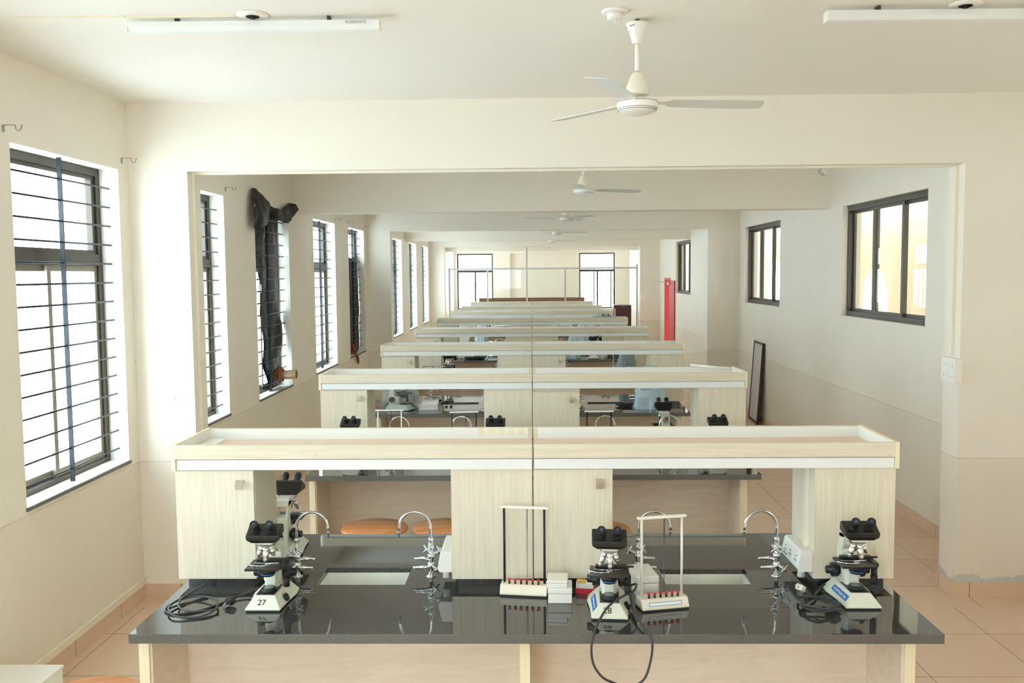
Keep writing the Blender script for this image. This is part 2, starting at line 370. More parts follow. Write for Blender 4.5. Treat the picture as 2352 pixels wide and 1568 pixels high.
# piers and cross beams
for i,(a,b) in enumerate((P1,P2,P3)):
    for x0,x1,s in ((LW,-2.283,'left'),(2.83,RW,'right')):
        st(MB().box(x0,x1,a,b,0,BZ).build('pier_'+s, 'pier'))
for n,(a,b) in enumerate((P1,P2,P3,(10.33,10.60),(19.35,19.6),(28.6,28.85),(1.72,1.97),(-2.65,-2.4))):
    st(MB().box(LW,RW,a,b,BZ,CE).build('beam', 'beam'))
# skirting
def skirt(name, x0,x1,y0,y1, h=.1): st(MB().box(x0,x1,y0,y1,0,h).build(name,'skirt'))
for a,b in ((YB,P1[0]),(P1[1],P2[0]),(P2[1],P3[0]),(P3[1],YF)):
    skirt('baseboard_left', LW,LW+.012,a,b)
    for c,d in ((a,min(b,DOOR[0])),(DOOR[1],b)) if a<DOOR[0]<b else ((a,b),): skirt('baseboard_right', RW-.012,RW,c,d)
for a,b in (P1,P2,P3):
    for y0,y1 in ((a-.012,a),(b,b+.012)):
        skirt('baseboard_left', LW,-2.283,y0,y1); skirt('baseboard_right', 2.83,RW,y0,y1)
    skirt('baseboard_left', -2.283,-2.271,a-.012,b+.012); skirt('baseboard_right', 2.818,2.83,a-.012,b+.012)
# tall barred windows on the left
def tall_window(n):
    e = empty('window_%d' % n, (0,0,0), kind='structure'); H0, H1 = .975, 2.893
    f = MB(); xa, xb = -.185, -.125
    for y0,y1,z0,z1 in ((0,.05,H0,H1),(WW-.05,WW,H0,H1),(.05,WW-.05,H0,H0+.045),(.05,WW-.05,H1-.05,H1),(.05,WW-.05,2.27,2.345)):
        f.box(xa,xb,y0,y1,z0,z1)
    for y in (.055,WW-.095): f.box(xa+.01,xb-.012,y,y+.04,2.345,H1-.05)
    f.box(xa+.01,xb-.012,.09,WW-.09,2.345,2.37); f.box(xa+.01,xb-.012,.09,WW-.09,H1-.075,H1-.05)
    f.build('window_frame','bronze',e)
    for y0,y1,x in ((.05,.66,-.175),(.57,WW-.05,-.150)):
        s_ = MB()
        for a,b,c,d in ((y0,y0+.04,H0+.045,2.27),(y1-.04,y1,H0+.045,2.27),(y0+.04,y1-.04,H0+.045,H0+.09),(y0+.04,y1-.04,2.235,2.27)): s_.box(x-.01,x+.01,a,b,c,d)
        sh = s_.build('sliding_sash','bronzel',e)
        MB().box(x-.003,x+.001,y0+.04,y1-.04,H0+.09,2.235).build('pane','glass',sh)
    MB().box(-.160,-.156,.09,WW-.09,2.37,H1-.075).build('top_pane','glass',e)
    g = MB()
    for i in range(15): g.cyl((-.066,-.02,1.068+.1215*i),(-.066,WW+.02,1.068+.1215*i),.0060,n=8)
    g.build('grille_rods','rod',e)
    MB().box(-.080,-.053,WW/2-.004,WW/2+.004,H0,H1).build('grille_strap','strap',e)
    sl = MB().box(-.125,.0,0,WW,H0,H0+.014).build('window_sill','reveal',e); MB().box(.0003,.010,-.01,WW+.01,H0-.008,H0+.013).build('sill_nosing','sill',sl)
    return e
tw = tall_window(1); tw.location = (LW, WIN[0], 0)
for i,y in enumerate(WIN[1:]):
    c = copy_tree(tw); c.location = (LW,y,0); c.name = 'window_%d' % (i+2)
# wide sliding windows in the right wall
def wide_window(n, L):
    e = empty('window_%d' % n, (0,0,0), kind='structure'); H0,H1 = 1.72,2.885
    f = MB(); xa,xb = .055,.135
    for y0,y1,z0,z1 in ((0,.035,H0,H1),(L-.035,L,H0,H1),(.035,L-.035,H0,H0+.05),(.035,L-.035,H1-.055,H1)): f.box(xa,xb,y0,y1,z0,z1)
    f.box(xa-.008,xa,.0,L,H0,H0+.012); f.box(xa-.008,xa,.0,L,H1-.014,H1)
    f.build('window_frame','bronze',e)
    t = L/3
    for k,(y0,y1,x) in enumerate(((.035,t+.03,.112),(t-.03,2*t+.03,.085),(2*t-.03,L-.035,.112))):
        s_ = MB()
        for a,b,c,d in ((y0,y0+.045,H0+.05,H1-.055),(y1-.045,y1,H0+.05,H1-.055),(y0+.045,y1-.045,H0+.05,H0+.08),(y0+.045,y1-.045,H1-.085,H1-.055)): s_.box(x-.011,x+.011,a,b,c,d)
        sh = s_.build('sliding_sash','bronze',e)
        MB().box(x-.002,x+.002,y0+.045,y1-.045,H0+.08,H1-.085).build('pane','glass',sh)
    return e
for i,(a,b) in enumerate(RWIN):
    wide_window(15+i, b-a).location = (RW,a,0)
# far wall windows
for i,(a,b) in enumerate(FW):
    e = empty('window_%d' % (20+i), (a,YF,0), kind='structure'); L = b-a; H0,H1 = .982,2.885; f = MB()
    for x0,x1,z0,z1 in ((0,.05,H0,H1),(L-.05,L,H0,H1),(.05,L-.05,H0,H0+.04),(.05,L-.05,H1-.05,H1),(.05,L-.05,2.24,2.32)): f.box(x0,x1,.11,.17,z0,z1)
    f.box(.6,.65,.12,.16,H0+.04,2.24)
    if i: f.box(.5,.53,.12,.16,H0+.04,2.24); f.box(1.08,1.12,.12,.16,H0+.04,2.24)
    f.build('window_frame','bronze',e)
    MB().box(.05,L-.05,.14,.143,H0+.04,2.24).build('pane','glass',e); MB().box(.05,L-.05,.14,.143,2.32,H1-.05).build('top_pane','glass',e)
    g = MB()
    for k in range(15): g.cyl((-.02,.06,1.068+.1215*k),(L+.02,.06,1.068+.1215*k),.0062,n=6)
    g.build('grille_rods','rod',e)
# red door leaf standing open against the right wall
d = empty('door_1', (RW,DOOR[0],0), kind='structure')
MB().slab((1,2),(0,1.0),(0,2.06),-.008,.12,[(.05,.95,-1,2.01)]).build('door_frame','reddoor',d)
lf = MB().box(-.034,-.004,-.72,.0,.01,2.0).build('door_leaf','reddoor',d); lf.rotation_euler=(0,0,0)
hg = MB()
for z in (.35,1.0,1.72): hg.cyl((-.022,.004,z-.05),(-.022,.004,z+.05),.012,n=8)
hg.build('door_hinge','steel',d)
cl = MB(); cl.box(-.09,-.046,-.20,-.0,1.90,1.95); cl.box(-.28,-.05,.0,.02,1.965,1.98); cl.build('door_closer','alu',d)

# corridor seen through the right windows
o = MB(); A = []
N = 20
o.slab((1,2),(-2,34),(-.1,3.6),6.2,6.35,[(9.8,11.2,.9,2.5),(16.1,17.3,1.0,2.25),(22.6,24.2,.9,2.5)])
for k in range(N): pass
st(o.build('wall_corridor','outer')); st(MB().box(RW+.2,5.93,YB,34,CE+.1,CE+.2).build('ceiling','ceil'))  # unseen ceiling, added short of the outer wall to tune corridor daylight
st(MB().box(RW+.2,6.35,YB,34,-.12,-.02).build('floor','floorA'))
# rounded heads of the corridor arches
for y0,y1,zt in ((9.8,11.2,2.5),(16.1,17.3,2.25),(22.6,24.2,2.5)):
    r = (y1-y0)/2; c = (y0+y1)/2; a_ = MB()
    for sgn in (-1,1):
        pts = [(c+sgn*r, zt)] + [(c+sgn*r*math.cos(t*math.pi/16), zt-r+r*math.sin(t*math.pi/16)) for t in range(9)]
        a_.prism(pts, 6.2, 6.35, 'x')
    st(a_.build('trim_1','outer'))

# glass partition with silver frame, near the third pair of piers
pt = empty('glass_partition', (0,24.30,0), label='silver framed glass partition crossing the far end of the room', cat='partition')
f = MB(); f.box(-2.20,2.80,-.02,.02,2.30,2.345)
f.build('top_rail','alu',pt)
for x,zt in ((-2.18,2.3),(-1.17,2.3),(-.127,BZ),(.885,2.3),(2.78,2.42)): MB().box(x-.022,x+.022,-.021,.021,0,zt).build('post','alu',pt)
for a,b in ((-2.158,-1.192),(-1.148,-.149),(-.105,.863),(.907,2.758)): MB().box(a,b,-.003,.003,.02,2.30).build('glass_panel','glass',pt)

# ------------------------------------------------------------------ lab benches
RWORD = ['nearest bench row','second bench row','third bench row','fourth bench row','fifth bench row','sixth bench row','seventh bench row','eighth bench row','farthest bench row']
CX0,CX1,CY0,CY1 = -1.548,1.536,3.366,4.709
SP = 2.735
OFF = [SP*k for k in range(7)] + [19.42, 23.14]
YC = 4.0375
G_ = {}
def make_base():
    e = empty('bench_base', (0,YC,0))
    h = .803
    for x0,x1 in ((-1.538,-1.498),(1.415,1.455)): MB().box(x0,x1,-.61,.61,0,h).build('side_panel','edge',e)
    MB().box(-.056,-.017,-.61,.61,0,h).build('center_panel','edge',e)
    MB().box(-1.498,-.0565,-.24,-.225,.0,h).build('modesty_panel','woodp',e); MB().box(-.0165,1.415,-.24,-.225,.0,h).build('modesty_panel','woodp',e)
    for x0,x1 in ((-1.4975,-1.489),(1.406,1.4145)): MB().box(x0,x1,-.60,-.241,.0,h-.001).build('inner_lining','woodp',e)
    return e
def make_top():
    e = empty('worktop', (0,YC,0.803))
    hs = [(-.96,-.567,-.115,.118),(.577,.963,-.113,.091)]
    s_ = MB(); s_.slab((0,1),(CX0,CX1),(CY0-YC,CY1-YC),0,.037,hs,1)
    g_ = s_.build('granite_slab',['granite','gredge'],e,bevel=.0015)
    for p in g_.data.polygons:
        if abs(p.center.x) < 1.4 and abs(p.center.y) < .5 and abs(p.normal.z) < .5: p.material_index = 0
    for x0,x1 in ((-1.515,-1.235),(-.33,-.01),(.01,.32),(1.225,1.51)):
        MB().box(x0,x1,-.137,.135,.037,.076).build('plinth_strip','plinth',e)
    return e
def make_sink(x0,x1,y0,y1):
    e = empty('sink', ((x0+x1)/2, YC+(y0+y1)/2, .803)); w_,d_ = (x1-x0)/2+.005,(y1-y0)/2+.005
    b = MB(); t=.008; h=-.17
    b.slab((0,1),(-w_-.02,w_+.02),(-d_-.02,d_+.02),-.006,-.0005,[(-w_,w_,-d_,d_)])
    w_ -= .009; d_ -= .009; t = .0035
    for x in (-w_-t, w_): b.box(x,x+t,-d_-t,d_+t,h,.014)
    for y in (-d_-t, d_): b.box(-w_,w_,y,y+t,h,.014)
    b.box(-w_-t,w_+t,-d_-t,d_+t,h-t,h)
    b.build('basin','ceramic',e)
    MB().lathe([(.001,0),(.03,0),(.03,.004),(.018,.005),(.001,.003)],(0,0,h+.0005),20).build('drain','chrome',e)
    return e
def handle(parent, x, y, z, sgn):
    m = MB(); m.prism([(y,z+.018),(y+sgn*.024,z+.016),(y+sgn*.03,z+.004),(y+sgn*.03,z-.02),(y+sgn*.026,z-.02),(y+sgn*.026,z+.003),(y+sgn*.022,z+.012),(y,z+.014)], x-.016, x+.016, 'x')
    return m.build('handle','steel',parent)
def make_unit(side, drop=0):
    # side -1: left unit (x -1.558..-.004); +1: right unit
    e = empty('shelf_unit', (0,YC,.879))
    tb, tt = .484, .595   # tray bottom / top above the empty
    if side < 0: X0,X1,cabs = -1.558,-.003,((-1.553,-1.208,1),(-.354,-.004,0))
    else: X0,X1,cabs = .003,1.551,((.0,.343,1),(1.203,1.545,0))
    yA,yB = 3.859-YC, 4.309-YC
    t = MB()
    t.box(X0+(.018 if side<0 else 0), X1-(.018 if side>0 else 0), yA, yA+.018, tb+.050, tt)
    t.box(X0+(.018 if side<0 else 0), X1-(.018 if side>0 else 0), yB-.018, yB, tb+.050, tt-.001)
    t.build('tray_board','woodh',e)
    xe = X0 if side<0 else X1-.018
    MB().box(xe,xe+.018,yA,yB,tb,tt+.001).build('end_board','edge',e)
    l = MB(); l.box(X0+.02,X1-.02,yA+.0185,yA+.021,tt-.053,tt-.004); l.box(X0+.02,X1-.02,yB-.021,yB-.0185,tt-.053,tt-.003)
    l.box((X0+.0185) if side<0 else X1-.021,(X0+.021) if side<0 else X1-.0185,yA+.021,yB-.021,tt-.053,tt-.003)
    l.build('tray_lining','whitelam',e)
    MB().box(X0+.002 if side>0 else X0+.018,X1-.018 if side>0 else X1-.002,yA+.018,yB-.018,tt-.06,tt-.053).build('tray_bed','traybed',e)
    v = MB(); v.box(X0+(.02 if side<0 else .001),X1-(.02 if side>0 else .001),yA+.006,yA+.018,tb+.002,tb+.046); v.box(X0+(.02 if side<0 else .001),X1-(.02 if side>0 else .001),yB-.018,yB-.006,tb+.002,tb+.046)
    v.build('light_valance','whitelam',e)
    MB().box(X0+.019 if side<0 else X0,X1 if side<0 else X1-.019,yA+.02,yB-.02,tb+.03,tb+.048).build('tray_underside','greylam',e)
    for (a,b,front) in cabs:
        y0,y1 = 3.88-YC, 4.22-YC
        c = MB(); yb0,yb1 = (y0+.019,y1) if front else (y0,y1-.019)
        c.box(a,b,yb0,yb1,0,tb+.03)
        cb_ = c.build('wall_cupboard','woodv',e,bevel=.001)
        d0 = drop if (front and side>0) else 0
        yd = (y0,y0+.018) if front else (y1-.018,y1)
        dr = MB().box(a+.002,b-.002,yd[0],yd[1],.002,tb-.003-d0).build('door','woodv',cb_,bevel=.001)
        if front: handle(dr, b-.058, y0, tb-.062-d0, -1)
        else: handle(dr, a+.058, y1, tb-.062, 1)
    return e
def make_socket(sgn=1):
    # long socket box fixed to a cupboard's side, sockets facing -x
    e = empty('socket_box', (0,0,0))
    MB().prism([(0,0),(0,.09),(-.044,.09),(-.050,.082),(-.062,.018),(-.058,.004),(-.05,0)], -.13, .13, 'y').build('casing','white',e,bevel=.002)
    for k in (-.08,-.0,.08):
        p = MB(); p.box(-.0585,-.0555,k-.028,k+.028,.022,.076,rot=Matrix.Rotation(R(10.5),4,'Y')); q = p.build('socket_plate','whitelam',e)
        h = MB()
        for dy,dz in ((-.010,.040),(.010,.040),(0,.058)): h.cyl((-.0615+(dz-.049)*.185,k+dy,dz),(-.057+(dz-.049)*.185,k+dy,dz),.0025,n=8)
        h.build('socket_hole','gap',q)  # solid dark plugs, colour stands in for shade inside the holes
    MB().lathe([(.014,0),(.014,-.012),(.018,-.039)],(-.03,-.07,0),14).build('cable_gland','white',e)
    return e
def make_tap(mir):
    e = empty('lab_tap', (0,0,.84)); s = mir
    MB().lathe([(.022,0),(.022,.004),(.012,.008),(.0105,.02)],(0,0,0),20).build('base_flange','chrome',e)
    c = MB(); c.cyl((0,0,.015),(0,0,.17),.0095,n=14); c.ball((0,0,.055),.0165); c.ball((0,0,.095),.0165); c.ball((0,0,.135),.014); c.lathe([(.013,0),(.013,.014),(.009,.02)],(0,0,.16),6)
    c.build('column','chrome',e)
    pts = [(0,0,.17),(s*.001,0,.222)] + [(s*(.071-.071*math.cos(R(a))),0,.226+.071*math.sin(R(a))) for a in range(10,181,10)] + [(s*.145,0,.205)]
    pts = [(x*1.0,y,z) for x,y,z in pts]
    m = MB(); m.tube(pts,.0062,12)
    m.build('swan_neck','chrome',e)
    n_ = MB(); n_.lathe([(.0075,0),(.0075,.004),(.0055,.005),(.007,.009),(.0055,.010),(.0068,.015),(.005,.016),(.0055,.026)],(s*.145,0,.207),12,axis=(0,0,-1)); n_.build('spout_nozzle','chrome',e)
    for z,dy,dx in ((.048,-.03,.0),(.074,.018,.01)):
        q = MB(); q.cyl((0,dy*.3,z),(s*.03,dy,z+.004),.007,n=10); q.lathe([(.009,0),(.009,.008),(.0072,.009),(.0078,.02),(.0062,.021),(.0068,.034),(.005,.036),(.0055,.05)],(s*.028,dy,z+.004),12,axis=(s,0,-.03)); q.build('outlet_nozzle','chrome',e)
    for (d,L,z) in (((-s*.55,-.75,-.25),.045,.055),((s*.3,-.7,.3),.04,.12),((-s*.8,.5,.25),.045,.10)):
        D = Vector(d).normalized(); q = MB(); q.cyl((0,0,z),D*L+Vector((0,0,z)),.0075,.006,n=10)
        c0 = Vector((0,0,z))+D*L; q.ball(c0,.0085)
        u = D.cross(Vector((0,0,1))).normalized(); w = D.cross(u)
        for a in (45,135,225,315):
            v = u*math.cos(R(a))+w*math.sin(R(a)); q.cyl(c0,c0+v*.024,.0036,.0042,n=8)
        q.build('valve_handle','chrome',e)
    return e
base0 = make_base(); top0 = make_top(); unitL = make_unit(-1); unitR = make_unit(1)
sinkL = make_sink(-.96,-.567,-.115,.118); sinkR = make_sink(.577,.963,-.113,.091)
tapA = make_tap(1); tapA.location = (-1.068,4.03,.84); tapB = make_tap(-1); tapB.location = (-.462,4.03,.84)
sockA = make_socket(); sockA.location = (1.2015,4.02,.905); sockB = make_socket(); sockB.location = (-.3555,4.02,.905)
condA = MB().box(-.014,-.0,-.016,.016,0,.36).build('cable_trunking','ivory'); condA.location = (1.2025,3.975,.996)
PL = [(base0,'bench_base','pale wooden bench base with side panels under the %s','bench','bench bases'),
      (top0,'worktop','black granite worktop of the %s','worktop','granite worktops'),
      (unitL,'shelf_unit','left half of the pale overhead shelf unit above the %s','shelf unit','overhead shelf units'),
      (unitR,'shelf_unit','right half of the pale overhead shelf unit above the %s','shelf unit','overhead shelf units'),
      (sinkL,'sink','white sink in the left half of the %s','sink','white bench sinks'),
      (sinkR,'sink','white sink in the right half of the %s','sink','white bench sinks'),
      (tapA,'lab_tap','chrome swan neck tap left of the left sink on the %s','tap','chrome lab taps'),
      (tapB,'lab_tap','chrome swan neck tap right of the left sink on the %s','tap','chrome lab taps'),
      ((tapA,(.468,4.03,.84)),'lab_tap','chrome swan neck tap left of the right sink on the %s','tap','chrome lab taps'),
      ((tapB,(1.085,4.03,.84)),'lab_tap','chrome swan neck tap right of the right sink on the %s','tap','chrome lab taps'),
      (sockA,'socket_box','white socket box on the right cupboard side of the %s','socket box','socket boxes on cupboards'),
      (sockB,'socket_box','white socket box left of the middle cupboards of the %s','socket box','socket boxes on cupboards'),
      (condA,'cable_trunking','upright cable trunking above the right socket box of the %s','trunking','cable trunking on cupboards')]
unitR2 = None
for k in range(9):
    for it,nm,lb,cat,grp in PL:
        if k >= 7 and nm in ('lab_tap','socket_box','cable_trunking','sink'): continue
        src,loc = (it if isinstance(it,tuple) else (it,tuple(it.location)))
        if k == 0 and not isinstance(it,tuple): o = src
        elif k == 1 and src is unitR: o = make_unit(1,.022); o.location = Vector(loc)+Vector((0,OFF[1],0))
        else: o = dup(src, (loc[0],loc[1]+OFF[k],loc[2]))
        tag(o, lb % RWORD[k], cat, grp)
        if k == 8 and nm == 'shelf_unit':
            for ch in [x for x in bpy.data.objects if x.parent == o]:
                for c2 in [ch]+[x for x in bpy.data.objects if x.parent == ch]:
                    for sl in c2.material_slots: sl.link = 'OBJECT'; sl.material = M['brown']
    bpy.context.view_layer.update()
# pencilled marks on the nearest tray
for body,x,z,par in (('CV',-1.525,.545,unitL),('(9)',-.93,.55,unitL),('6',.785,.545,unitR),('R',1.51,.54,unitR)):
    text('pencil_mark', body, .022, 'pen', par, (x,3.859-YC-.0003,z), (R(90),0,0), .0001)
for k in range(5): MB().box(-.26+k*.048,-.26+k*.048+.028,4.309-YC-.0216,4.309-YC-.0209,.595-.035,.595-.004).build('tape_piece','beige',unitL)

# ------------------------------------------------------------------ microscopes
def make_scope():
    e = empty('microscope', (0,0,.84))
    b = MB()
    lo = [(-.0725,0),(.0725,0),(.078,.10),(.092,.20),(.086,.262),(-.086,.262),(-.092,.20),(-.078,.10)]
    hi = [(-.041,.045),(.041,.045),(.042,.11),(.044,.18),(.040,.25),(-.040,.25),(-.044,.18),(-.042,.11)]
    rings = []
    for t,zz in ((0,.006),(.03,.012),(1,.056)):
        rings.append([(l[0]*(1-t)+h[0]*t, l[1]*(1-t)+h[1]*t, zz) for l,h in zip(lo,hi)])
    b.loft(rings, True, False); b.build('foot','enamel',e,bevel=.004)
    b = MB(); b.prism([(x*.96,.006+y*.97) for x,y in lo],0,.008,'z'); b.build('rubber_base','rubber',e)
    MB().box(-.038,.038,.047,.172,.0545,.0585,bev=.001).build('top_plate','stage',e)
    l = MB(); l.lathe([(.033,0),(.033,.004),(.029,.007),(.029,.012),(.026,.014),(.0235,.013)],(0,.095,.058),28); ll = l.build('lamp_collector','rubber',e)
    MB().lathe([(.001,0),(.0235,0),(.02,.002),(.001,.003)],(0,.095,.0705),24).build('lamp_lens','frost',ll)
    a = MB()
    a.prism([(.178,.05),(.252,.05),(.250,.13),(.243,.195),(.186,.195),(.178,.13)],-.031,.031,'x')
    a.prism([(.243,.19),(.215,.262),(.150,.266),(.186,.19)],.021,.031,'x'); a.prism([(.243,.19),(.215,.262),(.150,.266),(.186,.19)],-.031,-.021,'x')
    a.prism([(.228,.243),(.215,.268),(.19,.277),(.05,.277),(.045,.27),(.05,.262),(.20,.243)],-.031,.031,'x')
    a.lathe([(.040,0),(.043,.003),(.043,.010),(.040,.012)],(0,.092,.264),28)
    a.build('arm','enamel',e,bevel=.003)
    c = MB(); c.prism([(-.030,.18),(-.030,.145),(-.018,.130),(.018,.130),(.030,.145),(.030,.18)],.056,.135,'z'); c.box(-.036,.036,.15,.18,.08,.125,bev=.003); c.build('focus_block','enamel',e)
    for s in (-1,1):
        k = MB(); k.lathe([(.018,.028),(.018,.04),(.029,.042),(.030,.046),(.030,.064),(.028,.068),(.017,.069),(.0165,.088),(.014,.090)],(0,.20,.102),20,axis=(s,0,0))
        for a_ in range(20): pass
        k.build('focus_knob','black',e)
    k = MB(); k.lathe([(.017,0),(.017,.009),(.015,.011)],(.068,.10,.026),16,axis=(1,0,.55)); k.build('light_dial','rubber',e)
    g = MB(); g.box(-.078,.062,.028,.16,.0,.009,bev=.0015); g.box(-.03,.03,.14,.186,-.015,.001); st_ = g.build('stage','stage',e,loc=(0,0,.160))
    g = MB(); g.box(-.055,.072,.118,.146,.009,.022,bev=.001); g.box(.03,.098,.128,.138,.013,.019); g.box(.055,.078,.06,.14,-.003,.013,bev=.001); g.build('slide_holder','black',st_)
    g = MB(); g.tube(spline([(-.085,.085,.0125),(-.06,.066,.0125),(-.03,.058,.0125),(.0,.062,.0125)],5),.0022,6); g.tube(spline([(-.06,.105,.0115),(-.03,.10,.0115),(.01,.10,.0115),(.045,.105,.0115)],5),.0018,6)
    g.lathe([(.011,0),(.013,.001),(.011,.002)],(0,.092,.0085),16); g.build('slide_clip','chrome',st_)
    g = MB(); g.cyl((.074,.10,.0),(.074,.10,-.03),.008,n=12); g.cyl((.074,.10,-.02),(.074,.10,-.05),.0125,n=16); g.cyl((.074,.10,-.05),(.074,.10,-.086),.0145,.0125,n=16); g.build('stage_knob','rubber',st_)
    g = MB(); g.lathe([(.034,.138),(.036,.142),(.036,.150),(.028,.153),(.028,.159)],(0,.092,0),24); g.lathe([(.026,.123),(.030,.130),(.030,.138)],(0,.092,0),24); g.build('condenser','black',e)
    MB().lathe([(.0305,.130),(.031,.1315),(.0305,.133)],(0,.092,0),24).build('filter_ring','blue',e)
    n = MB(); n.lathe([(.016,-.012),(.034,-.004),(.038,0),(.038,.010),(.030,.014)],(0,.088,.256),28,axis=(0,.12,1)); ns = n.build('nosepiece','steel',e)
    for ang,L,rr in ((205,.060,.0112),(275,.062,.012),(335,.042,.0118),(90,.045,.010)):
        ca,sa = math.cos(R(ang)),math.sin(R(ang)); d_ = Vector((ca*.42,sa*.30,-1)).normalized(); p0 = Vector((ca*.020,.088+sa*.020,.250))
        q = MB(); q.lathe([(rr*1.05,0),(rr*1.05,L*.28),(rr*.9,L*.3),(rr,L*.34),(rr,L*.66),(rr*.88,L*.68),(rr*.86,L*.82),(rr*.5,L),(rr*.2,L)],p0,16,axis=tuple(d_)); q.build('objective','satin',ns)
    h = MB()
    def ring(w,y0,y1,z0,z1,ch=.006): return None
    T = [(-.066,.028,.308),(.066,.028,.308),(.067,.088,.343),(-.067,.088,.343)]
    Mid = [(-.069,.025,.302),(.069,.025,.302),(.070,.098,.337),(-.070,.098,.337)]
    Lw = [(-.067,.027,.288),(.067,.027,.288),(.066,.115,.305),(-.066,.115,.305)]
    Bt = [(-.048,.036,.274),(.048,.036,.274),(.048,.128,.276),(-.048,.128,.276)]
    h.loft([Bt,Lw,Mid,T],True,False); h.build('head','black',e,bevel=.004)
    MB().lathe([(.038,0),(.041,.003),(.042,.006)],(0,.09,.272),24).build('head_collar','black',e)
    for s in (-1,1):
        q = MB(); ax = (0,-.70,.72)
        q.lathe([(.0185,-.004),(.0185,.006),(.0155,.009),(.0155,.026),(.0175,.028),(.0175,.044),(.0150,.050),(.0125,.0495),(.0115,.046),(.001,.0455)],(s*.031,.052,.325),22,axis=ax)
        ep = q.build('eyepiece','rubber',e)
        MB().lathe([(.001,0),(.0112,0),(.008,.0016),(.001,.0022)],Vector((s*.031,.052,.325))+Vector(ax).normalized()*.046,20,axis=ax).build('eye_lens','lens',ep)
    MB().cyl((.030,.12,.268),(.058,.12,.268),.0045,n=10).build('head_screw','steel',e)
    return e
sc0 = make_scope(); sc0.location = (-1.100,3.592,.84)
tag(sc0,'cream and black binocular microscope numbered 27 on the nearest bench','microscope','binocular microscopes')
FR = math.atan2(.05,.045)
def side_label(o, s=-1):
    e = o
    a_ = Vector((-.0785,.11,.0125)); b_ = Vector((-.0722,.01,.0125)); t_ = Vector((-.042,.11,.056))
    X_ = (b_-a_).normalized(); N_ = X_.cross(t_-a_).normalized(); Y_ = N_.cross(X_); c_ = (a_+t_)/2+N_*.0022+X_*.004
    lx = MB(); lx.box(-.074,.074,-.0130,.0130,-.0006,.0006); lb = lx.build('side_label','blue',e)
    lb.matrix_local = Matrix(((X_.x,Y_.x,N_.x,c_.x),(X_.y,Y_.y,N_.y,c_.y),(X_.z,Y_.z,N_.z,c_.z),(0,0,0,1)))
    text('label_text','KLE JGMM Medical College',.0150,'paper',lb,(0,0,.0008),(0,0,0),.0002,sx=.72)
def number(o, body):
    t = text('number', body, .034, 'ink', o, (-.008,.0205,.0325), (R(48),0,0), .0004); return t
sc2 = dup(sc0,(.296,3.5,.84),R(-4),'cream and black binocular microscope numbered 28 on the nearest bench')
number(sc0,'27'); number(sc2,'28'); side_label(sc2)
sc3 = dup(sc0,(1.325,3.613,.84),R(0),'microscope at right end of nearest bench with blue label on its base')
for c in [x for x in bpy.data.objects if x.parent == sc3 and x.name.startswith('number')]: bpy.data.objects.remove(c)
side_label(sc3)
sc4 = dup(sc3,(-1.218,4.56,.84),R(180),'microscope with its back turned, behind the nearest bench\'s left cupboard')
PLN = [c for c in (sc4,)]
for c in [x for x in bpy.data.objects if x.parent == sc4 and x.name.startswith('side_label')]:
    for d2 in [x for x in bpy.data.objects if x.parent == c]: bpy.data.objects.remove(d2)
    bpy.data.objects.remove(c)
for x,y,rz,lb in ((-1.29,6.325,0,'microscope at the left end of the second bench row, eyepieces showing above the tray'),
                  (-.262,6.325,0,'microscope in front of the middle cupboards of the second bench row'),
                  (1.297,6.325,0,'microscope at the right end of the second bench row, facing the camera'),
                  (1.03,7.26,180,'microscope with its back turned at the rear right of the second bench row'),
                  (-.27,7.24,180,'microscope half hidden behind the middle cupboards of the second bench row'),
                  (-1.08,11.65,0,'microscope on the left of the fourth bench row, seen through a narrow gap'),
                  (.975,14.70,180,'microscope with its back turned at the right of the fifth bench row'),
                  (1.23,17.20,0,'dark headed microscope at the right of the sixth bench row')):
    dup(sc4,(x,y,.84),R(rz),lb)
# cords
def cord(name, pts, r, label, cat='cord', mat='cord', k=8):
    o = MB().tube(spline(pts,k),r,8).build(name,mat); tag(o,label,cat); return o
def plug(name, loc, rot, mat, label):
    m = MB(); m.box(-.018,.018,-.013,.013,0,.028,bev=.005); m.cyl((0,0,.028),(0,0,.045),.0055,.0045,n=10)
    e = empty(name, loc, 0, label, 'plug'); e.rotation_euler = rot
    m.build('plug_body',mat,e); p = MB()
    for x,y in ((-.009,-.004),(.009,-.004),(0,.006)): p.cyl((x,y,-.018),(x,y,.001),.0022,n=8)
    p.build('plug_pin','steel',e); return e
z0 = .8445
cord('power_cord',[(-1.175,3.80,.87),(-1.23,3.77,.853),(-1.30,3.68,z0),(-1.36,3.60,z0),(-1.44,3.56,z0),(-1.50,3.60,z0),(-1.50,3.67,z0+.004),(-1.44,3.74,z0+.008),(-1.36,3.72,z0+.012),(-1.30,3.65,z0+.012),(-1.30,3.56,z0+.006),(-1.36,3.52,z0+.002),(-1.44,3.53,z0+.008),(-1.49,3.62,z0+.012),(-1.46,3.74,z0+.016),(-1.415,3.84,z0+.03),(-1.435,3.82,z0+.022),(-1.47,3.70,z0+.014),(-1.44,3.60,z0+.012),(-1.36,3.56,z0+.012),(-1.28,3.60,z0+.008)],.0042,'black coiled power cord on the left of the nearest worktop')
plug('black_plug',(-1.262,3.655,.856),(R(75),0,R(150)),'rubber','black three pin plug lying beside the microscope numbered 27')
cord('hanging_cord',[(.405,3.74,.90),(.420,3.68,.925),(.400,3.60,.924),(.342,3.54,.919),(.290,3.48,.906),(.252,3.42,.877),(.225,3.36,.845),(.214,3.34,.794),(.222,3.342,.735),(.25,3.342,.69),(.285,3.342,.668),(.35,3.342,.650),(.41,3.342,.675),(.438,3.342,.76),(.440,3.345,.832),(.419,3.40,.854),(.397,3.50,.858),(.393,3.62,.876),(.392,3.72,.90)],.0046,'dark cord looping down over the edge of the nearest worktop')
pts = []
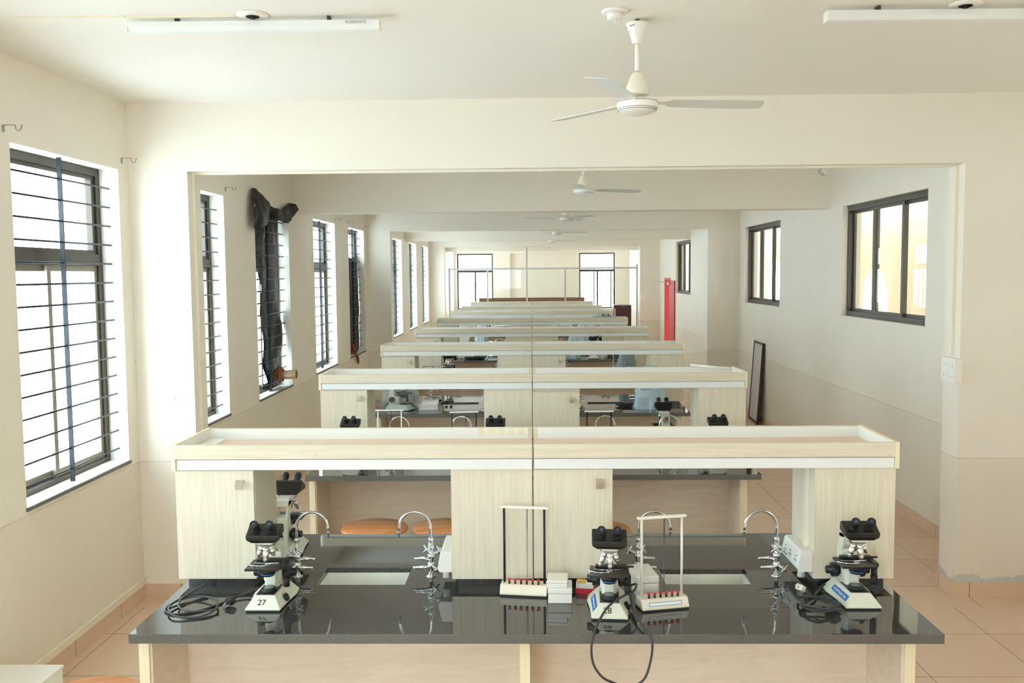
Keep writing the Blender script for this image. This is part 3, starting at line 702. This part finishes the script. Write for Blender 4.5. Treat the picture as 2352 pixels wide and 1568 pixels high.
for i in range(44):
    a = i*2*math.pi/13; rx = .072 + .008*math.sin(i*1.7); ry = .062 + .006*math.cos(i*2.3)
    pts.append((1.152+rx*math.cos(a), 3.625+ry*math.sin(a), z0+.0012*i*.45+.004*(i%3)))
pts = [(1.24,3.84,.87),(1.20,3.80,.855)] + [(1.16,3.73,z0+.01)] + pts[6:] + [(1.09,3.70,.87),(1.105,3.76,.868)]
cord('power_cord',pts,.0048,'grey coiled power cord beside the microscope with the blue label',k=4)
plug('white_plug',(1.135,3.80,.862),(R(60),0,R(-60)),'white','white three pin plug on the grey coiled cord at right')
# reagent racks
def make_rack(rodmat, glass=True, lab=False):
    e = empty('tube_rack',(0,0,.84))
    MB().prism([(0,.006),(.0,.014),(.014,.040),(.022,.046),(.085,.046),(.088,.006)],-.1,.1,'x').build('rack_base','ivory',e,bevel=.003)
    MB().box(-.098,.098,.002,.086,0,.006).build('rubber_foot','rubber',e)
    for i in range(6):
        x = -.062+i*.0248; m = MB(); m.cyl((x,.030,.046),(x,.030,.060),.0045,n=10); s_ = m.build('knob_stem','black',e)
        MB().lathe([(.005,0),(.0072,.003),(.0072,.007),(.003,.0095)],(x,.030,.059),12).build('red_knob','red',s_)
    for x in (-.086,.086): MB().cyl((x,.05,.046),(x,.05,.372),.0052,n=12).build('upright_rod',rodmat,e)
    MB().box(-.104,.104,.041,.059,.366,.377,bev=.003).build('crossbar','white',e)
    if glass: MB().cyl((.012,.055,.046),(.012,.055,.366),.0034,n=10).build('glass_tube','tubeglass',e)
    if lab:
        M_ = Matrix.Rotation(R(62),4,'X')
        m = MB(); m.slab((0,1),(-.07,.07),(-.008,.008),0,.0004,[(-.068,.068,-.006,.006)]); q = m.build('scale_label','blue',e); q.location = (-.0,.0065,.0275); q.rotation_euler = (R(62),0,0)
        MB().box(-.068,.068,-.006,.006,-.0002,.0002).build('label_face','paper',q)
    return e
rk = make_rack('black'); rk.location = (-.046,3.765,.84); rk.rotation_euler = (0,0,R(-7.7)); tag(rk,'tube rack with two black rods and six red knobs on the nearest bench','tube rack','tube racks')
rk2 = make_rack('white',True,True); rk2.location = (.532,3.608,.84); rk2.rotation_euler = (0,0,R(13)); tag(rk2,'ivory tube rack with white rods beside the microscope numbered 28','tube rack','tube racks')
for src,x,y,rz,lb in ((rk2,-1.045,6.56,0,'white rodded tube rack left of the left sink on the second bench row'),
                   (rk,-.487,6.45,6,'black rodded tube rack near the left sink of the second bench row'),
                   (rk,.475,6.45,0,'black rodded tube rack at the right of the second bench row'),
                   (rk2,-1.07,9.76,20,'white rodded tube rack behind the plastic wrapped microscope'),
                   (rk,.50,9.25,80,'black rodded tube rack beside the middle cupboard of the third bench row')):
    dup(src,(x,y,.84),R(rz),lb)
# white slide boxes
def wbox(loc, rz, w_, d_, h, label, lid=True):
    e = empty('slide_box', loc, R(rz), label, 'box', 'white plastic slide boxes')
    MB().box(-w_/2,w_/2,0,d_,0,h*.62,bev=.003).build('box_body','white',e)
    MB().box(-w_/2-.001,w_/2+.001,-.001,d_+.001,h*.64,h,bev=.004).build('lid','white',e)
    return e
wbox((.108,3.69,.84),-2,.098,.115,.062,'white slide box right of the black rodded rack, under another box')
wbox((.096,3.694,.9025),-4,.084,.105,.032,'smaller white box stacked on the slide box beside the black rodded rack')
wbox((.478,3.775,.84),8,.10,.17,.085,'white slide box standing behind the ivory rack with white rods')
wbox((-1.045,9.08,.84),12,.19,.17,.055,'white box on the third bench row, under another white box')
wbox((-1.03,9.11,.8955),5,.17,.12,.03,'white box on top of another on the third bench row')
e = empty('card_packet',(.222,3.80,.84),R(-8),'red, white and yellow card packet behind the microscope numbered 28','packet')
MB().box(-.045,.04,0,.05,0,.022,bev=.001).build('red_sleeve','red',e); MB().box(-.044,.03,.004,.052,.0225,.045,bev=.001).build('white_tray','paper',e); MB().box(-.04,-.005,.004,.04,.0455,.052).build('yellow_flap','yellow',e)

# ------------------------------------------------------------------ covers
def cover(name, mat, w_, d_, h, seed, top=.55, solid=True):
    m = MB(); rings = []; n = 36
    for i in range(15):
        t = i/14; z = h*t; sx = w_/2*(1+.10*(1-t) - (1-top)*max(0,t-.45)/.55*.8); sy = d_/2*(1+.08*(1-t) - .35*max(0,t-.5))
        if i == 14: sx *= .75; sy *= .75
        ring = []
        for k in range(n):
            a = 2*math.pi*k/n; c,s_ = math.cos(a),math.sin(a)
            r = 1/((abs(c)**3.2+abs(s_)**3.2)**(1/3.2))
            f = 1 + .035*math.sin(5*a+seed+t*2)*(1-t*.4) + .025*math.sin(13*a+seed*2+t*5) + .11*noise.noise(Vector((c*2.4,s_*2.4,t*4+seed)))
            ring.append((c*r*sx*f, s_*r*sy*f, z + .012*noise.noise(Vector((c*3,s_*3,seed+t)))*(1 if i else 0)))
        rings.append(ring)
    m.loft(rings,True,False); return m
def put_cover(name, mat, loc, rz, w_, d_, h, seed, label, cat='cover', group=None):
    o = cover(name,mat,w_,d_,h,seed).build(name,mat); o.location = loc; o.rotation_euler = (0,0,R(rz)); tag(o,label,cat,group); return o
oc = put_cover('dust_cover','bluecover',(1.185,9.17,.84),0,.27,.21,.42,1.3,'pale blue printed dust cover over a microscope on the third bench row')
text('cover_print','OLYMPUS',.024,'navy',oc,(-.065,-.140,.205),(R(90),R(180),0),.0006)
put_cover('dust_cover','greycover',(1.22,11.80,.84),0,.22,.18,.40,4.1,'grey blue dust cover at the right of the fourth bench row')
put_cover('dust_cover','bluecover',(.66,14.65,.84),0,.2,.2,.36,2.1,'pale blue dust cover left of the microscope on the fifth bench row')
put_cover('dust_cover','bluecover',(.93,17.2,.84),10,.2,.16,.40,6.1,'pale blue dust cover on the right half of the sixth bench row')
put_cover('dust_cover','bluecover',(-.95,17.25,.84),0,.24,.2,.40,7.7,'pale blue dust cover on the left half of the sixth bench row')
put_cover('plastic_bag','clear',(-1.33,9.13,.84),-4,.34,.27,.40,3.7,'clear polythene bag wrapped around a microscope on the third bench row','bag')
dup(sc4,(-1.212,9.075,.84),R(65),'microscope wrapped in clear polythene on the third bench row')
def tangle(cx,cy,rx,ry,n,label,seed):
    rnd = random.Random(seed); P = []
    for i in range(n):
        a = i*2.2; P.append((cx+rx*math.cos(a)*rnd.uniform(.5,1), cy+ry*math.sin(a)*rnd.uniform(.5,1), .8455+rnd.uniform(0,.022)))
    cord('cord_tangle',P,.005,label,mat='rubber',k=5)
tangle(.93,9.27,.10,.07,26,'tangle of black cords left of the pale blue printed dust cover',3)
tangle(-.95,14.6,.22,.08,26,'tangle of black cords on the left of the fifth bench row',5)
# lying items on trays
e = MB().box(0,.072,0,.17,0,.011,bev=.001).build('white_tile_offcut','white'); e.location = (-1.525,4.09,.879+.595-.0528); e.rotation_euler=(0,0,R(0)); tag(e,'white plastic offcut lying in the left end of the nearest tray','offcut')
e = MB().cyl((1.215,7.02,1.488),(1.505,6.88,1.472),.009,n=10).build('plastic_strip','white'); tag(e,'white plastic strip leaning across the right end of the second tray','strip','white plastic strips')
e = MB().cyl((1.20,6.80,1.4306),(1.33,6.76,1.4306),.009,n=10).build('plastic_strip','white'); tag(e,'short white plastic strip lying in the right end of the second tray','strip','white plastic strips')
e = MB().box(1.2,1.42,9.42,9.60,1.4225,1.475,bev=.004).build('foam_block','white'); tag(e,'white foam block in the right end of the third tray','block')
def cloth():
    m = MB(); rings = []
    for i in range(12):
        rings.append([(.93+.5*i/11, 14.9+.26*j/7, 1.43+.012+ .10*abs(noise.noise(Vector((i*.5,j*.7,2))))*math.sin(math.pi*i/11)+.05*math.sin(math.pi*i/11)) for j in range(8)])
    m.loft(rings,False,True,False); o = m.build('plastic_wrap','bluecover'); s = o.modifiers.new('thick','SOLIDIFY'); s.thickness = .004; tag(o,'crumpled plastic wrap on the right end of the fifth tray','wrap')
cloth()

# ------------------------------------------------------------------ stools
def make_stool():
    e = empty('stool',(0,0,0))
    MB().lathe([(.001,.488),(.20,.488),(.215,.493),(.223,.502),(.223,.510),(.217,.519),(.001,.520)],(0,0,0),40).build('seat','stool',e)
    for a in range(4):
        c,s_ = math.cos(R(45+90*a)),math.sin(R(45+90*a)); MB().cyl((c*.12,s_*.12,.49),(c*.19,s_*.19,0),.012,n=10).build('leg','stoolleg',e)
    m = MB(); m.tube([(.165*math.cos(R(t)),.165*math.sin(R(t)),.2) for t in range(0,361,15)],.007,8); m.build('foot_ring','stoolleg',e)
    m = MB(); m.tube([(.125*math.cos(R(t)),.125*math.sin(R(t)),.482) for t in range(0,361,15)],.008,8); m.build('seat_ring','stoolleg',e)
    return e
s0 = make_stool(); s0.location = (-1.063,5.99,0); tag(s0,'round orange wooden stool behind the nearest bench, leftmost of that row','stool','round wooden stools')
for x,y,lb in ((-.585,5.995,'round orange stool behind the nearest bench, next to the middle cupboards'),(.425,5.92,'round orange stool mostly hidden behind the nearest bench, right of the middle'),(-1.79,3.50,'round orange stool cropped by the bottom edge, left of nearest bench')):
    dup(s0,(x,y,0),R(20),lb)
e = empty('floor_box',(-2.64,3.7,0),0,'white wooden box on the floor at the bottom left against the wall','box')
MB().box(0,.32,0,.62,.0,.285).build('box_body','whitelam',e,bevel=.002); MB().box(-.0,.325,-.005,.625,.2855,.30).build('box_lid','white',e,bevel=.002)
# leaning board
e = empty('framed_board',(3.245,13.43,.004),0,'grey framed board leaning against the right wall between bench rows','board')
e.rotation_euler = (0,R(3.6),R(-3.5))
m = MB(); 
for a in ((-.34,.34,0,.03),(-.34,.34,1.14,1.17),(-.34,-.315,.03,1.14),(.315,.34,.03,1.14)): m.box(-.012,.022,*a)
m.build('board_frame','dbrown',e); MB().box(-.004,.012,-.315,.315,.03,1.14).build('board_panel','mirror',e)

# ------------------------------------------------------------------ ceiling fans
def make_fan():
    e = empty('ceiling_fan',(0,0,CE))
    MB().cyl((0,0,0),(0,0,-.035),.010,n=12).build('hook','dbrown',e)
    MB().lathe([(.02,-.108),(.024,-.104),(.028,-.085),(.045,-.035),(.053,-.020),(.052,-.017),(.04,-.018),(.01,-.022)],(0,0,0),28).build('canopy','white',e)
    r = MB(); r.cyl((0,0,-.02),(0,0,-.30),.011,n=14); r.build('down_rod','white',e); MB().cyl((0,0,-.108),(0,0,-.122),.0115,n=14).build('rod_collar','beige',e)
    MB().lathe([(.014,-.235),(.018,-.232),(.026,-.242),(.038,-.270),(.049,-.300),(.055,-.328),(.050,-.336),(.012,-.334)][::-1],(0,0,0),28).build('lower_canopy','ivory',e)
    MB().lathe([(.001,-.425),(.045,-.424),(.062,-.416),(.075,-.414),(.088,-.405),(.092,-.398),(.093,-.372),(.088,-.362),(.05,-.352),(.02,-.342),(.001,-.342)],(0,0,0),36).build('motor_housing','white',e)
    for zz,rr in ((-.369,.0935),(-.399,.0925),(-.406,.0885)): MB().lathe([(rr-.004,zz-.0012),(rr,zz-.0012),(rr,zz+.0012),(rr-.004,zz+.0012)],(0,0,0),36).build('groove_ring','darksteel',e)
    for a in (0,120,240):
        m = MB(); T = Matrix.Rotation(R(a),4,'Z') @ Matrix.Translation((0,0,-.372)) @ Matrix.Rotation(R(-9),4,'X')
        out = [(.135,-.035),(.16,-.052),(.30,-.058),(.50,-.060),(.575,-.058),(.595,-.02),(.60,.03),(.585,.052),(.45,.056),(.30,.052),(.17,.045),(.14,.03)]
        vs = [T @ Vector((x,y,.0015)) for x,y in out] + [T @ Vector((x,y,-.0015)) for x,y in out]; n = len(out)
        m._add(vs,[tuple(range(n)),tuple(range(2*n-1,n-1,-1))]+[(i,(i+1)%n,n+(i+1)%n,n+i) for i in range(n)]); bl = m.build('blade','blade',e)
        q = MB(); P = [(.075,-.018),(.175,-.028),(.185,0),(.175,.028),(.075,.018)]; vs = [T @ Vector((x,y,.005)) for x,y in P] + [T @ Vector((x,y,.0018)) for x,y in P]
        q._add(vs,[(0,1,2,3,4),(9,8,7,6,5)]+[(i,(i+1)%5,5+(i+1)%5,5+i) for i in range(5)]); q.build('blade_bracket','white',bl)
    return e
f0 = make_fan(); f0.location = (.487,4.256,CE); f0.rotation_euler = (0,0,R(8)); tag(f0,'white three blade ceiling fan nearest the camera','fan','white ceiling fans')
for y,a,lb in ((8.62,22,'white ceiling fan second from the camera, between the first two beams'),(12.95,65,'white ceiling fan third from the camera, below the second beam'),(17.5,0,'white ceiling fan fourth from the camera, seen in the distance'),(21.9,15,'small distant white ceiling fan, fifth from the camera'),(26.5,40,'farthest white ceiling fan, hardly showing below the far beam')):
    dup(f0,(.487,y,CE),R(a),lb)
text('fan_lettering','mpton',.012,'ink',f0,(-.033,-.0335,-.034),(R(75),0,R(-52)),.0003)
# ceiling roses
def rose(x,y,r,lab,cup=True):
    e = empty('ceiling_rose',(x,y,CE),0,lab,'ceiling rose','round ceiling roses')
    MB().lathe([(r,0),(r,-.006),(r*.9,-.010),(.001,-.010)][::-1],(0,0,0),30).build('plate','white',e)
    if cup: MB().lathe([(.036,-.010),(.034,-.034),(.028,-.038),(.001,-.038)][::-1],(0,0,0),24).build('cup','white',e)
    else:
        m = MB(); m.lathe([(.012,-.010),(.011,-.02),(.001,-.021)][::-1],(0,0,0),12); m.lathe([(.03,-.0101),(.03,-.012),(.02,-.012),(.02,-.0101)],(0,0,0),20); m.build('vent_slots','rubber',e)
rose(.372,4.112,.06,'white ceiling rose beside the nearest fan')
rose(-1.216,4.083,.068,'flat round ceiling plate above the left tube light',False); rose(1.876,4.078,.068,'flat round ceiling plate above the right tube light',False)
e = MB().tube(spline([(.372,4.105,CE-.038),(.378,4.12,CE-.06),(.40,4.17,CE-.075),(.44,4.22,CE-.07),(.468,4.25,CE-.03)],6),.0025,6).build('fan_wire','white'); tag(e,'thin white wire from the ceiling rose to the nearest fan','wire')
def tube(x0,x1,y,tilt,lab):
    e = empty('tube_light',((x0+x1)/2,y,CE-.022),R(tilt),lab,'light','tube lights'); L = (x1-x0)/2
    m = MB(); m.prism([(-.030,0),(.030,0),(.030,-.022),(.018,-.040),(-.018,-.040),(-.030,-.022)],-L+.012,L-.012,'x'); m.build('batten','whitelam',e)
    c = MB(); c.box(-L,-L+.012,-.031,.031,-.041,.001); c.build('end_cap','white',e); c = MB(); c.box(L-.012,L,-.031,.031,-.041,.001); c.build('end_cap','white',e)
    for x in (-L*.6,L*.6): MB().box(x-.006,x+.006,-.02,.02,.0,.022).build('clip','dbrown',e)
    return e
t1 = tube(-1.79,-.665,4.13,1,'white tube light on the ceiling at upper left'); t2 = tube(1.285,2.41,4.11,1.0,'white tube light on the ceiling at upper right')
text('maker_text','ROBBENITE',.018,'frost',t1,(.46,-.0305,-.010),(R(90),0,0),.0003)
m = MB(); m.box(LW,-1.78,4.072,4.084,CE-.010,CE); m.box(-1.78,-1.285,4.078,4.090,CE-.010,CE); o = m.build('ceiling_conduit','ivory'); tag(o,'thin ivory conduit on the ceiling running to the left tube light','conduit')

# ------------------------------------------------------------------ conduits, switch box, brackets
def solo(m, name, mat, lab, cat, group=None): return tag(m.build(name,mat), lab, cat, group)
solo(MB().box(LW,2.80,6.175,6.197,BZ-.014,BZ),'beam_conduit','ivory','ivory conduit running under the first cross beam','conduit')
solo(MB().box(2.808,2.83,6.175,6.20,1.625,BZ-.014),'wall_conduit','ivory','upright ivory conduit on the right pier above the switch box','conduit')
solo(MB().box(-2.283,-2.263,6.175,6.20,1.0,BZ-.014),'wall_conduit','ivory','upright ivory conduit on the inner face of the left pier','conduit')
m = MB(); m.box(LW,LW+.018,YB,6.082,.102,.142); m.box(LW,-2.283,6.076,6.094,.102,.142); solo(m,'skirting_trunking','ivory','long ivory cable trunking above the skirting of the left wall','trunking')
e = empty('junction_clip',(1.953,6.24,BZ-.015),0,'small grey metal conduit clamp under the first beam','clamp')
MB().box(-.02,.025,-.03,.03,-.035,0,rot=Matrix.Rotation(R(30),4,'Y'),bev=.003).build('clamp_body','alu',e)
e = empty('switch_box',(2.83,6.155,1.45),0,'white switch box with round sockets on the right pier','switch box')
MB().box(-.05,-0,-.10,.10,0,.165,bev=.002).build('casing','white',e)
for dz in (.05,.115):
    for dy in (-.065,.065): MB().lathe([(.013,0),(.013,.008),(.009,.010),(.001,.010)],(-.05,dy,dz),14,axis=(-1,0,0)).build('socket','whitelam',e)
    for dy in (-.028,-.009,.010,.029): MB().box(-.056,-.05,dy-.007,dy+.007,dz-.016,dz+.016).build('switch','paper',e)
e = empty('switch_box',(2.80,23.98,1.46),0,'small white switch box on the far right pier','switch box')
MB().box(.03,.13,-.04,.02,0,.165,bev=.002).build('casing','white',e)
def bracket():
    m = MB(); m.box(0,.003,-.012,.012,-.045,.012); m.box(0,.10,-.009,.009,.009,.012)
    m.tube([(.10,0,.010),(.105,0,-.012)]+[(.127+.024*math.cos(R(a)),0,-.012+.024*math.sin(R(a))) for a in range(180,361,20)]+[(.158,0,.012)],.0035,8)
    o_ = m.build('curtain_bracket','darksteel'); o_.scale = (.62,1,.62); return o_
br = None
for i,y in enumerate(WIN):
    if i in (4,): ys = (y+WW+.05,)
    else: ys = (y-.05,y+WW+.06)
    for j,yy in enumerate(ys):
        side = 'far' if (j or i==4) else 'near'
        num = ['first','second','third','fourth','fifth','sixth','seventh','eighth','ninth','tenth','eleventh','twelfth','thirteenth','fourteenth'][i]
        if i < 2: continue
        vis = ['first','second','third','fourth','fifth','sixth','seventh','eighth','ninth','tenth','eleventh','last'][i-2]
        if br is None: br = o = bracket()
        else: o = copy_tree(br)
        o.location = (LW,yy,2.965); tag(o,'metal curtain bracket at the upper %s corner of the %s tall window on the left' % (side,vis),'bracket','metal curtain brackets')

# ------------------------------------------------------------------ black plastic sheet, log and rope
def crumple(outline, inner, xfun, seed, name, label, mat='sheet'):
    bm = bmesh.new(); vs = [bm.verts.new((0,y,z)) for y,z in outline]; bm.faces.new(vs)
    bmesh.ops.triangulate(bm, faces=bm.faces[:])
    for _ in range(4):
        es = [e for e in bm.edges if e.calc_length() > .055]
        if not es: break
        bmesh.ops.subdivide_edges(bm, edges=es, cuts=1); bmesh.ops.triangulate(bm, faces=bm.faces[:])
    for v in bm.verts:
        y,z = v.co.y,v.co.z
        n = abs(noise.noise(Vector((y*2.3,z*2.3,seed))))*1.4 + .22*noise.noise(Vector((y*8,z*8,seed+3)))
        v.co.x = xfun(y,z)+inner*n
    me = bpy.data.meshes.new(name); bm.to_mesh(me); bm.free(); me.materials.append(M[mat])
    o = bpy.data.objects.new(name,me); COL.objects.link(o); s = o.modifiers.new('thick','SOLIDIFY'); s.thickness = .003
    return tag(o,label,'plastic sheet')
crumple([(8.66,2.98),(8.72,3.03),(8.84,3.035),(9.05,2.96),(9.32,2.885),(9.60,2.875),(9.82,2.93),(9.98,2.985),(10.15,2.985),(10.24,2.93),(10.10,2.83),(9.90,2.76),(9.62,2.75),(9.40,2.76),(9.15,2.76),(8.95,2.70),(8.80,2.66),(8.62,2.62),(8.60,2.8)],.07,
        lambda y,z: LW+.02+.05*max(0,(3.03-z))*2, 5,'plastic_sheet','black plastic sheet bunched over the top of the third tall window')
crumple([(8.87,2.88),(10.05,2.88),(10.02,2.70),(9.93,2.5),(9.80,2.36),(9.62,2.25),(9.70,2.12),(9.86,1.95),(9.98,1.80),(10.06,1.68),(9.98,1.5),(10.02,1.38),(9.93,1.3),(9.96,1.1),(9.9,1.0),(9.45,1.0),(9.32,1.3),(9.30,1.8),(9.35,2.1),(9.30,2.3),(8.87,2.3)],.035,
        lambda y,z: LW-.112, 9,'plastic_sheet','black plastic sheet hanging behind the bars of the third tall window')
crumple([(13.40,2.55),(14.0,2.45),(14.59,2.5),(14.59,1.0),(14.1,1.01),(13.7,1.0),(13.40,1.01)],.02,lambda y,z: LW-.112,2,'plastic_sheet','dark plastic sheet behind the bars of the fifth tall window')
e = empty('wooden_log',(LW+.02,9.66,1.14),0,'short sawn log sticking out of the third tall window','log')
lg = MB(); lg.cyl((-.10,-.0,0),(.13,.02,.005),.047,n=20); lg.build('log_body','log',e); MB().cyl((.13,.02,.005),(.134,.02,.005),.0468,n=20).build('cut_end','bark',e)
rp = []
for i in range(60): 
    a = i*.9; rp.append((LW-.02+.035*math.sin(i*.37)+.0,9.63+.058*math.cos(a),1.15+.062*math.sin(a)+.01*math.sin(i)))
tag(MB().tube(spline(rp,3),.009,8).build('rope','rope'),'brown rope wound round the log at the third tall window','rope')
rp = [(LW+.01+.05*math.sin(i*1.9),13.50+.07*math.cos(i*1.1)+.004*i,1.10+.07*math.sin(i*1.3)) for i in range(26)] + [(LW+.03,13.62,1.0),(LW+.03,13.72,.90),(LW+.03,13.80,.86),(LW+.03,13.82,.92),(LW+.03,13.74,.98)]
tag(MB().tube(spline(rp,3),.012,8).build('rope','rope'),'brown rope bundle hanging from the fifth tall window','rope')

# ------------------------------------------------------------------ far room
e = empty('refrigerator',(2.78,28.2,0),0,'maroon refrigerator beyond the glass partition at far right','refrigerator')
MB().box(-.27,.27,-.0,.55,.02,1.20,bev=.01).build('fridge_body','maroon',e); MB().box(-.27,.27,-.045,-.002,.05,1.19,bev=.008).build('fridge_door','maroon',e)
MB().box(-.25,-.22,-.07,-.045,.75,1.1,bev=.004).build('handle','white',e); MB().box(-.06,.08,-.048,-.045,1.155,1.175).build('badge','blue',e)
m = MB(); m.tube(spline([(3.3,28.3,1.62),(3.27,28.3,1.4),(3.22,28.35,1.22),(3.1,28.4,1.21)],6),.006,6); solo(m,'fridge_cord','white','white cord from the wall socket to the maroon refrigerator','cord')
